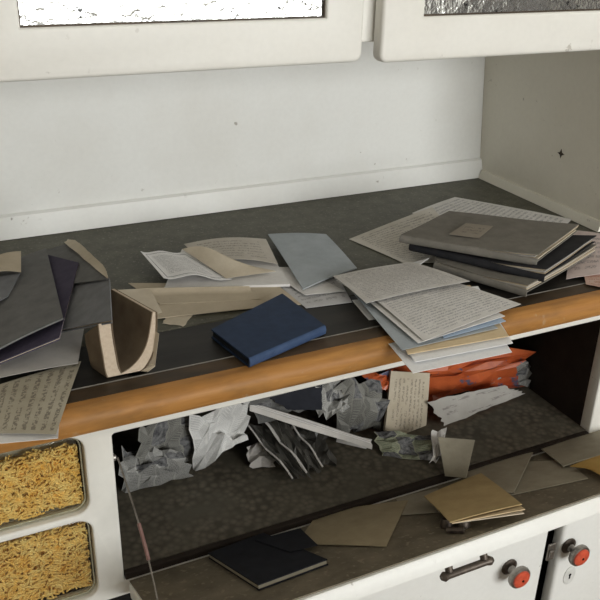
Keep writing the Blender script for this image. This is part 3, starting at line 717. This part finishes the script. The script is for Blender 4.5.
# dark polythene folds: creased strips with pale rims
for k, (a0, a1, b1, b0, lab) in enumerate((((242, 424), (262, 422), (306, 474), (292, 480), 'left strip of dark crumpled polythene in front of the newspapers'), ((264, 426), (286, 420), (322, 468), (306, 474), 'right strip of dark crumpled polythene in front of the newspapers'))):
    cc = [P(a0[0], a0[1], -.175), P(a1[0], a1[1], -.175), P(b1[0], b1[1], -.215), P(b0[0], b0[1], -.215)]
    t = cpatch('dark_polythene', cc, .008, DARKPL, lab, 'plastic', 70+k, 5, (.4, 1.2), 18, rag=.12, group='dark polythene strips')
    for (u0, u1) in ((cc[0], cc[3]), (cc[1], cc[2])):
        pts = [u0.lerp(u1, q/8) + Vector((0, -.002, .006+.003*math.sin(q*1.3+k))) for q in range(9)]
        obj('pale_rim', tube(pts, .0014, 5), P_GREY, t)
cpatch('dark_polythene', [P(292, 424, -.19), P(330, 428, -.20), P(334, 468, zf), P(306, 462, zf)], .010, DARKPL, 'dark glossy polythene tangle under the slanting folded newspaper', 'plastic', 76, 8, (.8, 2.2), 20, rag=.2, group='dark polythene strips')
cpatch('torn_scrap', [P(246, 446, -.20), P(272, 444, -.20), P(276, 466, zf), P(248, 468, zf)], .006, P_GREY, 'grey torn scrap at the foot of the white crumpled sheet', 'paper', 78, 5, n=14)
# long folded newspaper lying on its edge
q0, q1 = P(248, 401, -.098), P(370, 440, -.196)
dv_ = (q1-q0).normalized(); sd = dv_.cross(Vector((0, 0, 1))).normalized()
nf = thing('folded_newspaper', (q0+q1)/2, 'long pale folded newspaper, its striped edge slanting down to the floor', 'newspaper')
for k in range(5):
    o = sd*(.0018*k) - Vector((0, 0, .0006*k))
    g = [[q0.lerp(q1, t) + o + Vector((0, 0, hz)) + sd*.001*math.sin(9*t+k) for t in [i/10 for i in range(11)]] for hz in (-.008, -.004, 0)]
    obj('newspaper_leaf', grid_solid(g, .0012), P_WRIT2 if k % 2 else P_GREY, nf)
sheet('navy_leaflet', [P(264, 394, -.085), P(322, 380, -.085), P(322, 410, -.118), P(288, 410, -.118)], C_BLUED, 'dark navy leaflet tucked behind the long folded newspaper', 'leaflet', th=.001, rag=.06)
sheet('pale_magazine', [P(338, 434, -.205), P(372, 440, -.205), P(366, 449, zf), P(336, 442, zf)], P_PALE, 'pale magazine edge on the floor at the end of the folded newspaper', 'magazine', th=.002)
sheet('torn_wrapper', [P(428, 404, -.190), P(504, 388, -.195), P(524, 396, ZFL+.002), P(444, 428, ZFL+.002)], paper('pale_wrapper', (.44, .42, .39), (.36, .34, .31), (.16, .14, .14), 4, .4, .1, 9), 'pale torn wrapper leaning in front of the orange bag', 'wrapper', rag=.07, wav=.008, seed=6)
# standing envelope
sheet('standing_envelope', [Y(391, 371, -.365), Y(430, 373, -.365), Y(425, 441, -.392), Y(385, 431, -.392)], ENVW, 'beige written envelope standing upright below the fanned sheets', 'envelope', th=.004, up=Vector((0, -1, 0)), bow=.001)
cpatch('colour_leaflet', [P(372, 432, -.205), P(436, 436, -.205), P(434, 462, zf), P(384, 456, zf)], .008, NEWS4, 'greenish leaflet crumpled at the foot of the standing envelope', 'leaflet', 91, 5, n=18)
cpatch('torn_strip', [P(430, 430, -.195), P(446, 428, -.195), P(446, 446, -.21), P(434, 470, zf)], .006, P_PALE, 'small torn pale strip right of the standing envelope', 'paper', 95, 4, n=14)

# ------------------------------------------------------------------ cards and envelopes on the flap
sheet('grey_card', [P(438, 437, -.190), P(475, 440, -.192), Fp(466, 478, .012), Fp(445, 476, .012)], K_GREY, 'grey card with clipped corners bridging compartment floor and flap', 'card', th=.001)
sheet('small_card', Fq((396, 498, .002), (438, 488, .002), (440, 512, .002), (402, 515, .002)), K_GREY, 'small dusty card behind the brown envelope', 'card')
sheet('tan_envelope', Fq((318, 513, .003), (408, 500, .003), (386, 546, .002), (297, 544, .002)), K_TAN, 'dusty tan envelope between the dark booklet and the brown envelope', 'envelope', th=.0012, bow=.002)
sheet('written_card', Fq((512, 462, .002), (566, 460, .002), (588, 478, .002), (500, 497, .002)), K_GREY, 'dusty card at right, under the two envelopes', 'card', th=.0012)
sheet('grey_envelope', Fq((461, 467, .005), (533, 452, .006), (514, 492, .005), (474, 492, .005)), K_GREY, 'dusty grey envelope behind the brown envelope, with a pale right edge', 'envelope', th=.0015, bow=.002)
sheet('grey_envelope', Fq((540, 448, .006), (612, 426, .006), (612, 452, .006), (563, 466, .006)), K_GREY, 'dusty grey envelope at the far right end of the flap', 'envelope', th=.0012, bow=.002)
sheet('ochre_card', Fq((570, 466, .0085), (612, 452, .010), (612, 484, .008), (590, 470, .008)), K_OCHRE, 'ochre card corner at the right edge, on the grey envelope', 'card', th=.0012, bow=.003)
be = thing('brown_envelope', Fp(470, 505, .01), 'brown envelope with pale papers inside, propped on the flap catch', 'envelope')
sheet('paper_insert', Fq((430, 497, .0125), (482, 476, .0110), (524, 513, .0120), (452, 523, .0125)), P_BEIGE, parent=be, th=.001)
sheet('paper_insert', Fq((430, 497, .0140), (482, 476, .0125), (525, 509, .0140), (452, 523, .0140)), P_MANILA, parent=be, th=.001)
sheet('envelope_front', Fq((424, 496, .0165), (481, 473, .0150), (522, 504, .0165), (450, 522, .0160)), K_BROWN, parent=be, th=.001, bow=.002)
booklet('dark_booklet', Fq((209, 553, .0072), (263, 533, .0072), (326, 559, .0072), (258, 584, .0072)), .0065, 'blue black booklet with worn edges at the left end of the flap', 'booklet', C_BLUED, K_GREY, None, .0015, nrm=FN)
sheet('brown_paper', Fq((255, 540, .0085), (300, 528, .0085), (318, 545, .0085), (290, 552, .0085)), C_BLUED, 'dark paper leaf lying loose on the blue black booklet', 'paper')
